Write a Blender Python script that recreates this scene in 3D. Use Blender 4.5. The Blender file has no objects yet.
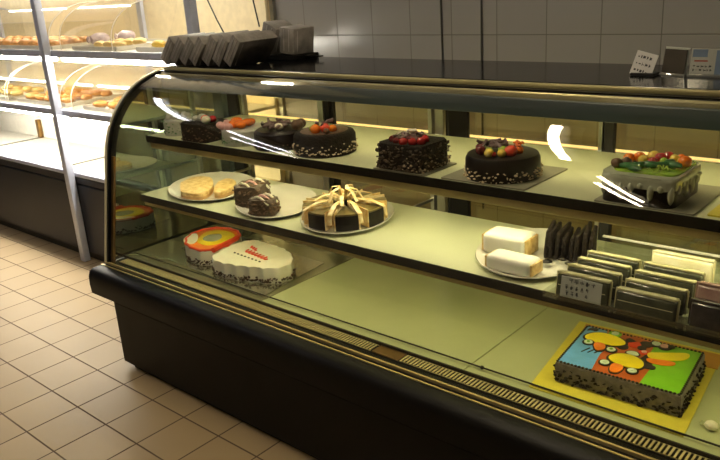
import bpy, bmesh, math, random
from mathutils import Vector, Matrix, noise
random.seed(7)
PI = math.pi
S = bpy.context.scene
COL = S.collection

# ------------------------------------------------------------------ materials
MATS = {}
def nmat(name):
    m = bpy.data.materials.new(name); m.use_nodes = True
    nt = m.node_tree
    for n in list(nt.nodes): nt.nodes.remove(n)
    out = nt.nodes.new('ShaderNodeOutputMaterial')
    return m, nt, out
def N(nt, kind, **inp):
    n = nt.nodes.new(kind)
    for k, v in inp.items():
        n.inputs[k].default_value = v
    return n
def c4(c): return (c[0], c[1], c[2], 1.0)

def pbr(name, col, rough=.5, metal=0.0, var=.12, scale=25, col2=None, bump=0.0, bscale=None, spec=.5, coat=0.0, sss=0.0):
    """principled surface whose colour wanders a little with object-space noise"""
    m, nt, out = nmat(name)
    p = nt.nodes.new('ShaderNodeBsdfPrincipled')
    p.inputs['Roughness'].default_value = rough
    p.inputs['Metallic'].default_value = metal
    p.inputs['Specular IOR Level'].default_value = spec
    p.inputs['Coat Weight'].default_value = coat
    if sss:
        p.inputs['Subsurface Weight'].default_value = sss
        p.inputs['Subsurface Radius'].default_value = (.01, .006, .003)
    tc = nt.nodes.new('ShaderNodeTexCoord')
    nz = N(nt, 'ShaderNodeTexNoise', Scale=scale, Detail=4.0)
    nt.links.new(tc.outputs['Object'], nz.inputs['Vector'])
    rp = nt.nodes.new('ShaderNodeValToRGB')
    if col2 is None:
        a = tuple(max(0, x*(1-var)) for x in col); b = tuple(min(1, x*(1+var)) for x in col)
    else:
        a, b = col, col2
    rp.color_ramp.elements[0].position = .35; rp.color_ramp.elements[0].color = c4(a)
    rp.color_ramp.elements[1].position = .65; rp.color_ramp.elements[1].color = c4(b)
    nt.links.new(nz.outputs['Fac'], rp.inputs['Fac'])
    nt.links.new(rp.outputs['Color'], p.inputs['Base Color'])
    if bump:
        n2 = N(nt, 'ShaderNodeTexNoise', Scale=bscale or scale*3, Detail=5.0)
        nt.links.new(tc.outputs['Object'], n2.inputs['Vector'])
        b = N(nt, 'ShaderNodeBump', Strength=bump, Distance=.01)
        nt.links.new(n2.outputs['Fac'], b.inputs['Height'])
        nt.links.new(b.outputs['Normal'], p.inputs['Normal'])
    nt.links.new(p.outputs['BSDF'], out.inputs['Surface'])
    MATS[name] = m
    return m

def tiles(name, sx, sy, ox, oy, axes, tile, tile2, grout, gw, rough, bump=.3, spec=.5):
    """square tile grid in world units, computed from the object coordinate"""
    m, nt, out = nmat(name)
    p = nt.nodes.new('ShaderNodeBsdfPrincipled')
    p.inputs['Specular IOR Level'].default_value = spec
    tc = nt.nodes.new('ShaderNodeTexCoord')
    sp = nt.nodes.new('ShaderNodeSeparateXYZ')
    nt.links.new(tc.outputs['Object'], sp.inputs[0])
    cells, edges = [], []
    for ax, s, o in ((axes[0], sx, ox), (axes[1], sy, oy)):
        a = N(nt, 'ShaderNodeMath'); a.operation = 'SUBTRACT'; a.inputs[1].default_value = o
        nt.links.new(sp.outputs[ax], a.inputs[0])
        d = N(nt, 'ShaderNodeMath'); d.operation = 'DIVIDE'; d.inputs[1].default_value = s
        nt.links.new(a.outputs[0], d.inputs[0])
        f = N(nt, 'ShaderNodeMath'); f.operation = 'FLOOR'; nt.links.new(d.outputs[0], f.inputs[0])
        cells.append(f)
        fr = N(nt, 'ShaderNodeMath'); fr.operation = 'FRACT'; nt.links.new(d.outputs[0], fr.inputs[0])
        h = N(nt, 'ShaderNodeMath'); h.operation = 'SUBTRACT'; h.inputs[1].default_value = .5
        nt.links.new(fr.outputs[0], h.inputs[0])
        ab = N(nt, 'ShaderNodeMath'); ab.operation = 'ABSOLUTE'; nt.links.new(h.outputs[0], ab.inputs[0])
        g = N(nt, 'ShaderNodeMapRange'); g.inputs['From Min'].default_value = .5 - gw/s
        g.inputs['From Max'].default_value = .5 - gw/s*.45
        nt.links.new(ab.outputs[0], g.inputs['Value'])
        edges.append(g)
    mx = N(nt, 'ShaderNodeMath'); mx.operation = 'MAXIMUM'
    nt.links.new(edges[0].outputs[0], mx.inputs[0]); nt.links.new(edges[1].outputs[0], mx.inputs[1])
    cv = nt.nodes.new('ShaderNodeCombineXYZ')
    nt.links.new(cells[0].outputs[0], cv.inputs[0]); nt.links.new(cells[1].outputs[0], cv.inputs[1])
    wn = nt.nodes.new('ShaderNodeTexWhiteNoise'); nt.links.new(cv.outputs[0], wn.inputs['Vector'])
    nz = N(nt, 'ShaderNodeTexNoise', Scale=6.0, Detail=6.0); nt.links.new(tc.outputs['Object'], nz.inputs['Vector'])
    av = N(nt, 'ShaderNodeMath'); av.operation = 'MULTIPLY_ADD'; av.inputs[1].default_value = .45
    nt.links.new(wn.outputs['Value'], av.inputs[0])
    m2 = N(nt, 'ShaderNodeMath'); m2.operation = 'MULTIPLY'; m2.inputs[1].default_value = .55
    nt.links.new(nz.outputs['Fac'], m2.inputs[0]); nt.links.new(m2.outputs[0], av.inputs[2])
    mc = nt.nodes.new('ShaderNodeMix'); mc.data_type = 'RGBA'
    mc.inputs['A'].default_value = c4(tile); mc.inputs['B'].default_value = c4(tile2)
    nt.links.new(av.outputs[0], mc.inputs['Factor'])
    mg = nt.nodes.new('ShaderNodeMix'); mg.data_type = 'RGBA'; mg.inputs['B'].default_value = c4(grout)
    nt.links.new(mx.outputs[0], mg.inputs['Factor']); nt.links.new(mc.outputs['Result'], mg.inputs['A'])
    nt.links.new(mg.outputs['Result'], p.inputs['Base Color'])
    r = N(nt, 'ShaderNodeMapRange'); r.inputs['To Min'].default_value = rough; r.inputs['To Max'].default_value = .85
    nt.links.new(mx.outputs[0], r.inputs['Value']); nt.links.new(r.outputs[0], p.inputs['Roughness'])
    iv = N(nt, 'ShaderNodeMath'); iv.operation = 'SUBTRACT'; iv.inputs[0].default_value = 1
    nt.links.new(mx.outputs[0], iv.inputs[1])
    b = N(nt, 'ShaderNodeBump', Strength=bump, Distance=.003)
    nt.links.new(iv.outputs[0], b.inputs['Height']); nt.links.new(b.outputs['Normal'], p.inputs['Normal'])
    nt.links.new(p.outputs['BSDF'], out.inputs['Surface'])
    MATS[name] = m
    return m

def glass(name, tint=(.97, .98, .95), f0=.04, fmax=1.0, base=0.0, rough=0.0, gcol=(1, 1, 1)):
    """clear sheet: straight transmission with a Schlick mirror reflection on top"""
    m, nt, out = nmat(name)
    t = N(nt, 'ShaderNodeBsdfTransparent', Color=c4(tint))
    g = N(nt, 'ShaderNodeBsdfGlossy', Color=c4(gcol), Roughness=rough)
    lw = N(nt, 'ShaderNodeLayerWeight', Blend=.5)
    pw = N(nt, 'ShaderNodeMath'); pw.operation = 'POWER'; pw.inputs[1].default_value = 5
    nt.links.new(lw.outputs['Facing'], pw.inputs[0])
    ma = N(nt, 'ShaderNodeMath'); ma.operation = 'MULTIPLY_ADD'
    ma.inputs[1].default_value = (fmax - f0 - base); ma.inputs[2].default_value = f0 + base
    nt.links.new(pw.outputs[0], ma.inputs[0])
    mix = nt.nodes.new('ShaderNodeMixShader')
    nt.links.new(ma.outputs[0], mix.inputs[0]); nt.links.new(t.outputs[0], mix.inputs[1]); nt.links.new(g.outputs[0], mix.inputs[2])
    nt.links.new(mix.outputs[0], out.inputs['Surface'])
    MATS[name] = m
    return m

def emit(name, col, strength):
    m, nt, out = nmat(name)
    e = N(nt, 'ShaderNodeEmission', Color=c4(col), Strength=strength)
    nt.links.new(e.outputs[0], out.inputs['Surface'])
    MATS[name] = m
    return m

# setting
tiles('floor_tile', .2, .2, 0, 0, (0, 1), (.325, .238, .132), (.385, .285, .160), (.10, .065, .04), .0040, .46, spec=.3)
tiles('wall_tile', .215, .30, .245, 1.23, (0, 2), (.235, .232, .245), (.262, .258, .272), (.115, .11, .11), .0030, .25)
pbr('paint', (.15, .13, .11), .8, var=.04)
pbr('wall_lit_cream', (.80, .70, .50), .7, var=.04)  # wall colour with the shelf lamps' warm light painted in
# display case
pbr('case_black', (.0045, .004, .0036), .42, var=.25, scale=8, spec=.12)
pbr('case_black_gloss', (.005, .005, .0055), .14, var=.2, scale=8, spec=.35)
pbr('case_dark', (.012, .011, .010), .5, var=.2, spec=.3)
pbr('gold', (.72, .58, .28), .30, .7, var=.10, scale=6)
pbr('grille_gold', (.80, .68, .36), .35, .4, var=.05)
pbr('edge_metal', (.86, .80, .58), .35, .45, var=.04)
pbr('nut_dark', (.045, .026, .016), .55, col2=(.10, .062, .036), scale=60, bump=.5)
pbr('olive_glaze', (.10, .070, .022), .3, col2=(.16, .12, .04), scale=40)
pbr('gold_dull', (.46, .40, .20), .38, .55, var=.12, scale=6)
pbr('header_metal', (.050, .072, .085), .35, 0, var=.1, scale=5)
pbr('chrome', (.72, .72, .70), .18, 1.0, var=.05)
pbr('steel', (.45, .45, .42), .30, 1.0, var=.1)
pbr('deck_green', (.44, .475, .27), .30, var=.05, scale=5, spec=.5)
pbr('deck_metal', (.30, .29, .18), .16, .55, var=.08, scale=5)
pbr('shelf_cream', (.60, .62, .42), .28, var=.05, scale=5, spec=.5)
pbr('bronze', (.22, .125, .04), .35, .8, var=.15)
glass('case_glass', (.98, .985, .955), f0=.026)
glass('shelf_glass', (.80, .86, .78), f0=.06)
glass('door_glass', (.97, .90, .66), f0=.05, base=.01)
glass('end_glass', (.30, .34, .28), f0=.05, base=.42, gcol=(.70, .75, .62))
glass('acrylic', (.93, .94, .92), f0=.06, base=.02)
glass('bin_acrylic', (.96, .95, .92), f0=.045)
# bread unit
pbr('aluminium', (.56, .60, .76), .35, .25, var=.06)
pbr('bread_white', (.88, .85, .77), .5, var=.03)
pbr('counter_black', (.012, .013, .021), .42, var=.1, scale=5, spec=.3)
pbr('bread_panel', (.86, .76, .54), .6, var=.05)
pbr('bread_crust', (.55, .24, .06), .40, col2=(.72, .38, .12), scale=30, bump=.2)
pbr('bread_pale', (.78, .55, .22), .5, col2=(.86, .66, .30), scale=30, bump=.2)
pbr('bread_yellow', (.80, .52, .06), .45, col2=(.86, .62, .12), scale=30, bump=.2)
pbr('bread_wrap', (.42, .34, .40), .25, col2=(.62, .52, .55), scale=40)
pbr('paper_white', (.85, .83, .78), .6, var=.03)
# lamps
emit('tube_room', (1.0, .84, .56), 125)
emit('tube_aisle', (.95, .93, 1.0), 42)
emit('tube_case', (1.0, .87, .45), 21)
emit('tube_shelf', (1.0, .90, .56), 40)
emit('tube_entry', (.84, .88, 1.0), 22)
emit('tube_bread', (1.0, .93, .78), 125)
emit('streak_glow', (1.0, .84, .50), 2.2)  # made-up glow for the streak in the door panes
# food
pbr('chocolate', (.007, .004, .003), .34, var=.25, scale=30, spec=.25)
pbr('chocolate_rough', (.006, .0035, .0025), .6, col2=(.016, .009, .005), scale=70, bump=.9, bscale=160, spec=.2)
pbr('chocolate_curl', (.09, .045, .04), .4, col2=(.20, .13, .14), scale=60)
pbr('chocolate_mid', (.10, .05, .025), .5, col2=(.17, .09, .045), scale=50, bump=.5)
pbr('sponge_brown', (.09, .05, .025), .8, col2=(.15, .085, .045), scale=90, bump=.5)
pbr('almond', (.62, .48, .32), .6, col2=(.75, .62, .46), scale=80)
pbr('cream', (.82, .76, .62), .45, var=.04, sss=.1)
pbr('cream_white', (.90, .88, .80), .42, var=.03, sss=.1)
pbr('cream_grey', (.40, .40, .36), .45, col2=(.50, .50, .45), scale=40, bump=.3)
pbr('glaze_grey', (.34, .36, .28), .18, col2=(.44, .46, .37), scale=20, coat=.5)
pbr('jelly_green', (.22, .42, .04), .15, col2=(.42, .60, .07), scale=28, coat=.5)
pbr('leaf_green', (.02, .09, .03), .3, col2=(.05, .20, .05), scale=60)
pbr('cherry_red', (.42, .02, .02), .15, var=.25, coat=.6)
pbr('cherry_dark', (.12, .012, .015), .15, var=.25, coat=.6)
pbr('fruit_orange', (.90, .14, .01), .22, col2=(.95, .27, .02), scale=40, coat=.4)
pbr('fruit_yellow', (.82, .55, .05), .22, col2=(.86, .66, .14), scale=40, coat=.4)
pbr('fruit_green', (.35, .50, .06), .25, var=.15, coat=.4)
pbr('kiwi', (.30, .42, .05), .3, var=.15, coat=.3)
pbr('pink_cream', (.70, .38, .38), .5, var=.08)
pbr('icing_red', (.72, .06, .02), .35, var=.1)
pbr('icing_orange', (.85, .22, .02), .30, var=.1)
pbr('icing_yellow', (.92, .74, .02), .35, var=.06)
pbr('icing_blue', (.13, .38, .80), .40, var=.06)
pbr('icing_green', (.20, .52, .02), .40, var=.06)
pbr('icing_rust', (.48, .10, .02), .40, var=.1)
pbr('icing_black', (.015, .012, .010), .35, var=.1)
pbr('icing_pale', (.62, .74, .62), .40, var=.06)
pbr('cake_grey', (.15, .135, .115), .5, col2=(.24, .215, .185), scale=50, bump=.4)
pbr('mousse_yellow', (.60, .36, .10), .40, col2=(.86, .64, .28), scale=55, bump=.4, coat=.2)
pbr('crust_tan', (.50, .28, .09), .6, col2=(.62, .38, .15), scale=60, bump=.4)
pbr('china', (.80, .77, .70), .18, var=.02, coat=.3)
pbr('board_gold', (.74, .64, .07), .42, var=.05)
pbr('board_orange', (.62, .30, .06), .5, var=.05)
pbr('board_silver', (.52, .50, .40), .16, .9, var=.12, scale=12, bump=.08)
pbr('board_grey', (.26, .25, .19), .4, var=.08)
pbr('ribbon', (.66, .40, .12), .32, col2=(.90, .78, .50), scale=45)
pbr('pack_green', (.045, .050, .030), .22, col2=(.085, .090, .055), scale=30, coat=.6)
pbr('pack_edge', (.58, .54, .28), .30, col2=(.70, .66, .42), scale=60, coat=.4)
pbr('pack_dark', (.022, .018, .018), .22, col2=(.05, .04, .04), scale=30, coat=.6)
pbr('pack_pale', (.86, .80, .50), .25, col2=(.92, .88, .66), scale=30, coat=.5)
pbr('pack_pink', (.35, .20, .18), .18, col2=(.52, .34, .30), scale=30, coat=.6)
pbr('folder_grey', (.15, .14, .13), .42, col2=(.24, .215, .20), scale=25, bump=.2)
pbr('folder_edge', (.32, .30, .29), .40, var=.2)
pbr('card_white', (.62, .60, .60), .55, var=.05)
pbr('card_grey', (.52, .54, .52), .5, var=.05)
pbr('card_brown', (.07, .05, .04), .5, var=.2)
pbr('card_blue', (.20, .28, .48), .4, var=.1)
pbr('ink', (.05, .05, .06), .6, var=.1)
pbr('ink_red', (.45, .07, .05), .6, var=.1)
pbr('wire_black', (.02, .02, .02), .5)
pbr('foil', (.80, .80, .80), .2, 1.0, var=.1, bump=.3)
pbr('label_dark', (.10, .12, .18), .4, col2=(.30, .32, .36), scale=14)

# ------------------------------------------------------------------ mesh helpers
class MB:
    def __init__(s): s.bm = bmesh.new()
    def box(s, x0, x1, y0, y1, z0, z1, bev=0.0, M=None, seg=2):
        r = bmesh.ops.create_cube(s.bm, size=1)
        vs = r['verts']
        for v in vs:
            v.co = Vector(((x0+x1)/2 + v.co.x*(x1-x0), (y0+y1)/2 + v.co.y*(y1-y0), (z0+z1)/2 + v.co.z*(z1-z0)))
        if bev:
            es = list({e for v in vs for e in v.link_edges})
            rr = bmesh.ops.bevel(s.bm, geom=es, offset=bev, segments=seg, profile=.5, affect='EDGES')
            vs = list({v for f in rr['faces'] for v in f.verts} | {v for v in vs if v.is_valid})
        if M is not None:
            for v in vs: v.co = M @ v.co
        return s
    def prism(s, poly, z0, z1, bev=0.0, seg=2, M=None, jitter=0.0):
        b = [s.bm.verts.new((p[0], p[1], z0)) for p in poly]
        t = [s.bm.verts.new((p[0], p[1], z1)) for p in poly]
        n = len(poly)
        ftop = s.bm.faces.new(t); fb = s.bm.faces.new(b[::-1])
        for i in range(n):
            s.bm.faces.new((b[i], b[(i+1) % n], t[(i+1) % n], t[i]))
        vs = b + t
        if bev:
            es = list(ftop.edges)
            rr = bmesh.ops.bevel(s.bm, geom=es, offset=bev, segments=seg, profile=.5, affect='EDGES')
            vs = list({v for f in rr['faces'] for v in f.verts} | {v for v in vs if v.is_valid})
        if M is not None:
            for v in vs: v.co = M @ v.co
        return s
    def lathe(s, prof, cx=0, cy=0, seg=32, sx=1, sy=1, rot=0):
        rings = []
        for r, z in prof:
            if r < 1e-6:
                rings.append([s.bm.verts.new((cx, cy, z))])
            else:
                ring = []
                for i in range(seg):
                    a = 2*PI*i/seg
                    u, v = r*sx*math.cos(a), r*sy*math.sin(a)
                    ring.append(s.bm.verts.new((cx + u*math.cos(rot) - v*math.sin(rot), cy + u*math.sin(rot) + v*math.cos(rot), z)))
                rings.append(ring)
        for A, B in zip(rings, rings[1:]):
            for i in range(seg):
                j = (i+1) % seg
                if len(A) == 1 and len(B) == 1: break
                if len(A) == 1: s.bm.faces.new((A[0], B[i], B[j]))
                elif len(B) == 1: s.bm.faces.new((A[i], B[0], A[j]))
                else: s.bm.faces.new((A[i], A[j], B[j], B[i]))
        return s
    def tube(s, pts, r, seg=8, cap=True, flat=1.0):
        pts = [Vector(p) for p in pts]
        rings = []
        up = Vector((0, 0, 1))
        for i, p in enumerate(pts):
            d = (pts[min(i+1, len(pts)-1)] - pts[max(i-1, 0)]).normalized()
            a = d.cross(up)
            if a.length < 1e-3: a = d.cross(Vector((0, 1, 0)))
            a.normalize(); b = d.cross(a)
            rr = r[i] if isinstance(r, (list, tuple)) else r
            rings.append([s.bm.verts.new(p + a*rr*math.cos(2*PI*k/seg) + b*rr*flat*math.sin(2*PI*k/seg)) for k in range(seg)])
        for A, B in zip(rings, rings[1:]):
            for k in range(seg):
                s.bm.faces.new((A[k], A[(k+1) % seg], B[(k+1) % seg], B[k]))
        if cap:
            s.bm.faces.new(rings[0][::-1]); s.bm.faces.new(rings[-1])
        return s
    def ball(s, c, r, sx=1, sy=1, sz=1, sub=2, rough=0.0, rz=0, M=None):
        q = bmesh.ops.create_icosphere(s.bm, subdivisions=sub, radius=r)
        off = Vector((random.random()*50, random.random()*50, 0))
        for v in q['verts']:
            k = 1 + rough*noise.noise(v.co/r*1.6 + off)
            x, y, z = v.co.x*sx*k, v.co.y*sy*k, v.co.z*sz*k
            p = Vector((x*math.cos(rz) - y*math.sin(rz), x*math.sin(rz) + y*math.cos(rz), z))
            if M is not None: p = M @ p
            v.co = Vector(c) + p
        return s
    def sweep(s, prof, x0, x1, thick):
        """an open (y,z) profile extruded along x with real thickness"""
        n = len(prof); off = []
        for i in range(n):
            a = prof[max(i-1, 0)]; b = prof[min(i+1, n-1)]
            t = Vector((b[0]-a[0], b[1]-a[1])).normalized()
            off.append((prof[i][0] + t.y*thick, prof[i][1] - t.x*thick))
        loop = list(prof) + off[::-1]
        A = [s.bm.verts.new((x0, p[0], p[1])) for p in loop]
        B = [s.bm.verts.new((x1, p[0], p[1])) for p in loop]
        m = len(loop)
        for i in range(m):
            j = (i+1) % m
            s.bm.faces.new((A[i], A[j], B[j], B[i]))
        for i in range(n-1):
            s.bm.faces.new((A[i], A[m-1-i], A[m-2-i], A[i+1]))
            s.bm.faces.new((B[i], B[i+1], B[m-2-i], B[m-1-i]))
        return s
    def bits(s, spots, size, elong=1.0):
        for p in spots:
            M = Matrix.Rotation(random.random()*6.28, 3, 'Z') @ Matrix.Rotation(random.random()*3, 3, 'X')
            k = size*random.uniform(.7, 1.3)
            q = bmesh.ops.create_icosphere(s.bm, subdivisions=1, radius=k)
            for v in q['verts']:
                v.co = Vector(p) + M @ Vector((v.co.x*elong, v.co.y, v.co.z*.5))
        return s
    def build(s, name, mat, parent=None, smooth=False, loc=None):
        bmesh.ops.recalc_face_normals(s.bm, faces=s.bm.faces)
        me = bpy.data.meshes.new(name)
        base = parent.matrix_world.translation if parent else None
        s.bm.to_mesh(me); s.bm.free()
        me.materials.append(MATS[mat])
        if smooth:
            for p in me.polygons: p.use_smooth = True
            try:
                me.set_sharp_from_angle(angle=math.radians(38))
            except Exception: pass
        o = bpy.data.objects.new(name, me); COL.objects.link(o)
        if parent:
            o.parent = parent
            o.matrix_parent_inverse = Matrix.Translation(-parent_world(parent))
        return o

WORLD = {}
def parent_world(p):
    return WORLD.get(p.name, Vector((0, 0, 0)))

def empty(name, loc=(0, 0, 0)):
    o = bpy.data.objects.new(name, None); COL.objects.link(o)
    o.location = loc; o.empty_display_size = .05
    WORLD[o.name] = Vector(loc)
    return o
def tag(o, label, cat, group=None):
    o['label'] = label; o['category'] = cat
    if group: o['group'] = group
    return o
def thing(name, loc, label, cat, group=None):
    return tag(empty(name, loc), label, cat, group)
def struct(o): o['kind'] = 'structure'; return o

def rrect(x0, x1, y0, y1, r, n=5, rot=0):
    P = []
    for cx, cy, a0 in ((x1-r, y1-r, 0), (x0+r, y1-r, PI/2), (x0+r, y0+r, PI), (x1-r, y0+r, 3*PI/2)):
        for i in range(n+1):
            a = a0 + PI/2*i/n
            P.append((cx + r*math.cos(a), cy + r*math.sin(a)))
    if rot:
        mx, my = (x0+x1)/2, (y0+y1)/2
        P = [(mx + (x-mx)*math.cos(rot) - (y-my)*math.sin(rot), my + (x-mx)*math.sin(rot) + (y-my)*math.cos(rot)) for x, y in P]
    return P
def circle(cx, cy, r, n=40, wob=0.0, k=8):
    return [(cx + r*(1 + wob*math.cos(k*2*PI*i/n))*math.cos(2*PI*i/n), cy + r*(1 + wob*math.cos(k*2*PI*i/n))*math.sin(2*PI*i/n)) for i in range(n)]
def smooth_poly(P, it=2):
    for _ in range(it):
        Q = []
        for i in range(len(P)):
            a, b = P[i], P[(i+1) % len(P)]
            Q.append((a[0]*.75 + b[0]*.25, a[1]*.75 + b[1]*.25)); Q.append((a[0]*.25 + b[0]*.75, a[1]*.25 + b[1]*.75))
        P = Q
    return P
def along(poly, n):
    """n points spread along a closed outline"""
    L = [0]
    for i in range(len(poly)):
        a, b = poly[i], poly[(i+1) % len(poly)]
        L.append(L[-1] + math.hypot(b[0]-a[0], b[1]-a[1]))
    out = []
    for k in range(n):
        t = L[-1]*k/n
        i = max(j for j in range(len(poly)) if L[j] <= t)
        a, b = poly[i], poly[(i+1) % len(poly)]
        u = (t - L[i])/max(1e-9, L[i+1]-L[i])
        out.append((a[0] + (b[0]-a[0])*u, a[1] + (b[1]-a[1])*u))
    return out

# ------------------------------------------------------------------ the room
XL, XR, YF, YB, ZC = -4.6, 4.4, -3.6, 1.55, 2.62
struct(MB().box(XL, XR, YF, YB, -.05, 0).build('floor', 'floor_tile'))
struct(MB().box(XL, XR, YB, YB+.1, 0, ZC).build('wall_back', 'wall_tile'))
struct(MB().box(XL-.1, XL, YF, YB+.1, 0, ZC).build('wall_left', 'paint'))
struct(MB().box(XR, XR+.1, YF, YB+.1, 0, ZC).build('wall_right', 'paint'))
struct(MB().box(XL-.1, XR+.1, YF-.1, YF, 0, ZC).build('wall_front', 'paint'))
struct(MB().box(XL-.1, XR+.1, YF-.1, YB+.1, ZC, ZC+.06).build('ceiling', 'paint'))
# tile wall end, warm shelf light put into its cream colour; edge strip
struct(MB().box(-3.2, -.19, YB-.012, YB-.001, 0, ZC-.01).build('trim_1', 'wall_lit_cream'))
struct(MB().box(-.19, -.165, YB-.02, YB-.001, 0, ZC-.01).build('trim_2', 'steel'))

def ceiling_lamp(xc, half, y0, y1, z, label, mat, st=0.0):
    t = thing('ceiling_lamp', (xc, (y0+y1)/2, ZC), label, 'ceiling light')
    MB().box(xc-half-.05, xc+half+.05, y0-.04, y1+.04+st, z+.04, ZC-.0005, .01).build('lamp_housing', 'paper_white', t)
    ya, yb = y0, y1
    for s in (-1, 1):
        y0, y1 = (ya, yb) if s < 0 else (ya+abs(st), yb+st)
        MB().tube([(xc+s*half, y0, z), (xc+s*half, y1, z)], .014, 10).build('lamp_tube', mat, t, True)
        for y in (y0, y1): MB().box(xc+s*half-.018, xc+s*half+.018, y-.02, y+.02, z-.018, z+.041).build('lamp_holder', 'paper_white', t)
ceiling_lamp(-1.90, .024, -.34, .62, 2.45, 'twin tube ceiling light above the aisle, end nearest the bread counter', 'tube_entry')
ceiling_lamp(-1.75, .14, -1.95, -.98, 2.45, 'twin tube ceiling light above the aisle, far from the bread counter', 'tube_aisle', .40)
ceiling_lamp(1.165, .013, -.14, .90, 2.45, 'twin tube ceiling light right above the display case', 'tube_room')
ceiling_lamp(1.20, .042, -1.75, -.80, 2.45, 'twin tube ceiling light in front of the display case', 'tube_room', .26)

# ------------------------------------------------------------------ the display case
X0, X1 = -.086, 3.25
case = thing('cake_display_case', (1.6, .75, 0), 'long black curved glass cake display case with gold trim and two inner shelves', 'display case')
MB().box(X0+.165+.03, X1-.15, .31, 1.21, 0, .045).build('toe_kick', 'case_dark', case)
MB().box(X0+.165, X1-.12, .284, 1.215, .03, .30, .004).build('plinth', 'case_black', case)
# bumper ledge with a rounded nose
led = [(.284, .30), (.281, .34), (.283, .375), (.291, .395), (.305, .404), (.33, .405), (.375, .405), (1.225, .405), (1.225, .294), (.30, .294)]
m = MB()
A = [m.bm.verts.new((X0, y, z)) for y, z in led]; B = [m.bm.verts.new((X1, y, z)) for y, z in led]
for i in range(len(led)):
    j = (i+1) % len(led); m.bm.faces.new((A[i], A[j], B[j], B[i]))
m.bm.faces.new(A); m.bm.faces.new(B[::-1])
m.build('bumper_ledge', 'case_black', case, True)
# two gold trim lines where the glass stands
MB().box(X0, X1, .348, .353, .404, .4080).build('gold_trim', 'gold', case)
MB().box(X0, X1, .366, .373, .404, .4140).build('gold_trim', 'gold', case)
# curved front glass
G0 = (.374, .409); P0, P1, P2, P3 = (.46, .85), (.498, 1.036), (.62, 1.127), (.762, 1.152)
prof = [(G0[0] + (P0[0]-G0[0])*i/6, G0[1] + (P0[1]-G0[1])*i/6) for i in range(6)]
for i in range(33):
    t = i/32
    prof.append(tuple((1-t)**3*P0[k] + 3*(1-t)**2*t*P1[k] + 3*(1-t)*t*t*P2[k] + t**3*P3[k] for k in (0, 1)))
MB().sweep(prof, X0+.02, X1-.02, .005).build('curved_glass', 'case_glass', case, True)
# end frames: black band with a gold outer edge following the curve
def offs(pr, d):
    o = []
    for i in range(len(pr)):
        a = pr[max(i-1, 0)]; b = pr[min(i+1, len(pr)-1)]
        t = Vector((b[0]-a[0], b[1]-a[1])).normalized()
        o.append((pr[i][0] + t.y*d, pr[i][1] - t.x*d))
    return o
for xa, sg in ((X0, 1), (X1, -1)):
    a, b = sorted((xa, xa+sg*.022))
    fr = MB().sweep(offs(prof, -.006), a, b, .034).build('end_frame', 'case_black_gloss', case, True)
    a, b = sorted((xa-sg*.002, xa+sg*.010))
    MB().sweep(offs(prof, -.010), a, b, .005).build('gold_edge', 'edge_metal', fr, True)
    a, b = sorted((xa+sg*.022, xa+sg*.040))
    MB().sweep(offs(prof[:7], .006), a, b, .010).build('bronze_strip', 'bronze', fr, True)
    # end panel of dark mirror glass
    m = MB()
    outl = [(p[0]+.03, p[1]) for p in prof] + [(1.20, 1.15), (1.20, .41)]
    a, b = sorted((xa+sg*.004, xa+sg*.012))
    A = [m.bm.verts.new((a, y, z)) for y, z in outl]; B = [m.bm.verts.new((b, y, z)) for y, z in outl]
    for i in range(len(outl)):
        j = (i+1) % len(outl); m.bm.faces.new((A[i], A[j], B[j], B[i]))
    m.bm.faces.new(A); m.bm.faces.new(B[::-1])
    m.build('end_panel', 'end_glass', case)
# top: black slab, gold hinge rails, inner header
MB().box(X0-.012, X1+.012, .812, 1.235, 1.150, 1.170, .003).build('top_slab', 'case_black_gloss', case)
MB().box(X0-.012, X1+.012, .800, .814, 1.152, 1.1685, .004).build('top_trim', 'gold_dull', case, True)
m = MB(); m.box(X0-.006, X1+.006, .764, .800, 1.128, 1.149, .006, seg=3)
m.build('hinge_rail', 'gold_dull', case, True)
MB().box(X0, X1, .770, .812, 1.1485, 1.155).build('rail_gap', 'case_black', case)
MB().box(X0+.02, X1-.02, .756, .775, 1.082, 1.132, .003).build('header', 'header_metal', case)
MB().box(X0+.02, X1-.02, .775, 1.20, 1.140, 1.150).build('header_roof', 'paper_white', case)
# deck: panels, front lip, vent grille, rail
MB().box(X0+.02, X1-.02, .374, .400, .404, .4075).build('deck_channel', 'case_black', case)
MB().box(X0+.02, X1-.02, .455, 1.19, .404, .414).build('deck_base', 'case_dark', case)
for a, b in ((-.06, .806), (.809, 1.656), (1.659, 2.45), (2.453, 3.22)):
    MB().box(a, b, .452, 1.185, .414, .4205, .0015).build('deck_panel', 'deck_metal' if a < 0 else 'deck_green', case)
grille = MB().box(X0+.02, X1-.02, .399, .451, .404, .409).build('vent_channel', 'case_black', case)
for xa, xb in ((X0+.05, 1.355), (1.465, X1-.05)):
    m = MB(); m.box(xa, xb, .404, .4045, .409, .4112); m.box(xa, xb, .4445, .445, .409, .4112)
    x = xa
    while x < xb:
        m.box(x, x+.0050, .404, .445, .409, .4112)
        x += .0115
    m.build('vent_grille', 'grille_gold', case)
MB().box(1.36, 1.46, .402, .447, .409, .4115).build('vent_plate', 'bronze', case)
MB().box(X0+.02, X1-.02, .447, .452, .404, .4205).build('deck_lip', 'case_dark', case)
rl = MB().tube([(X0+.05, .479, .4288), (X1-.05, .479, .4288)], .0026, 8).build('deck_rail', 'case_dark', case)
MB().ball((1.700, .479, .4288), .006).build('rail_clip', 'case_dark', rl, True)
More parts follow.
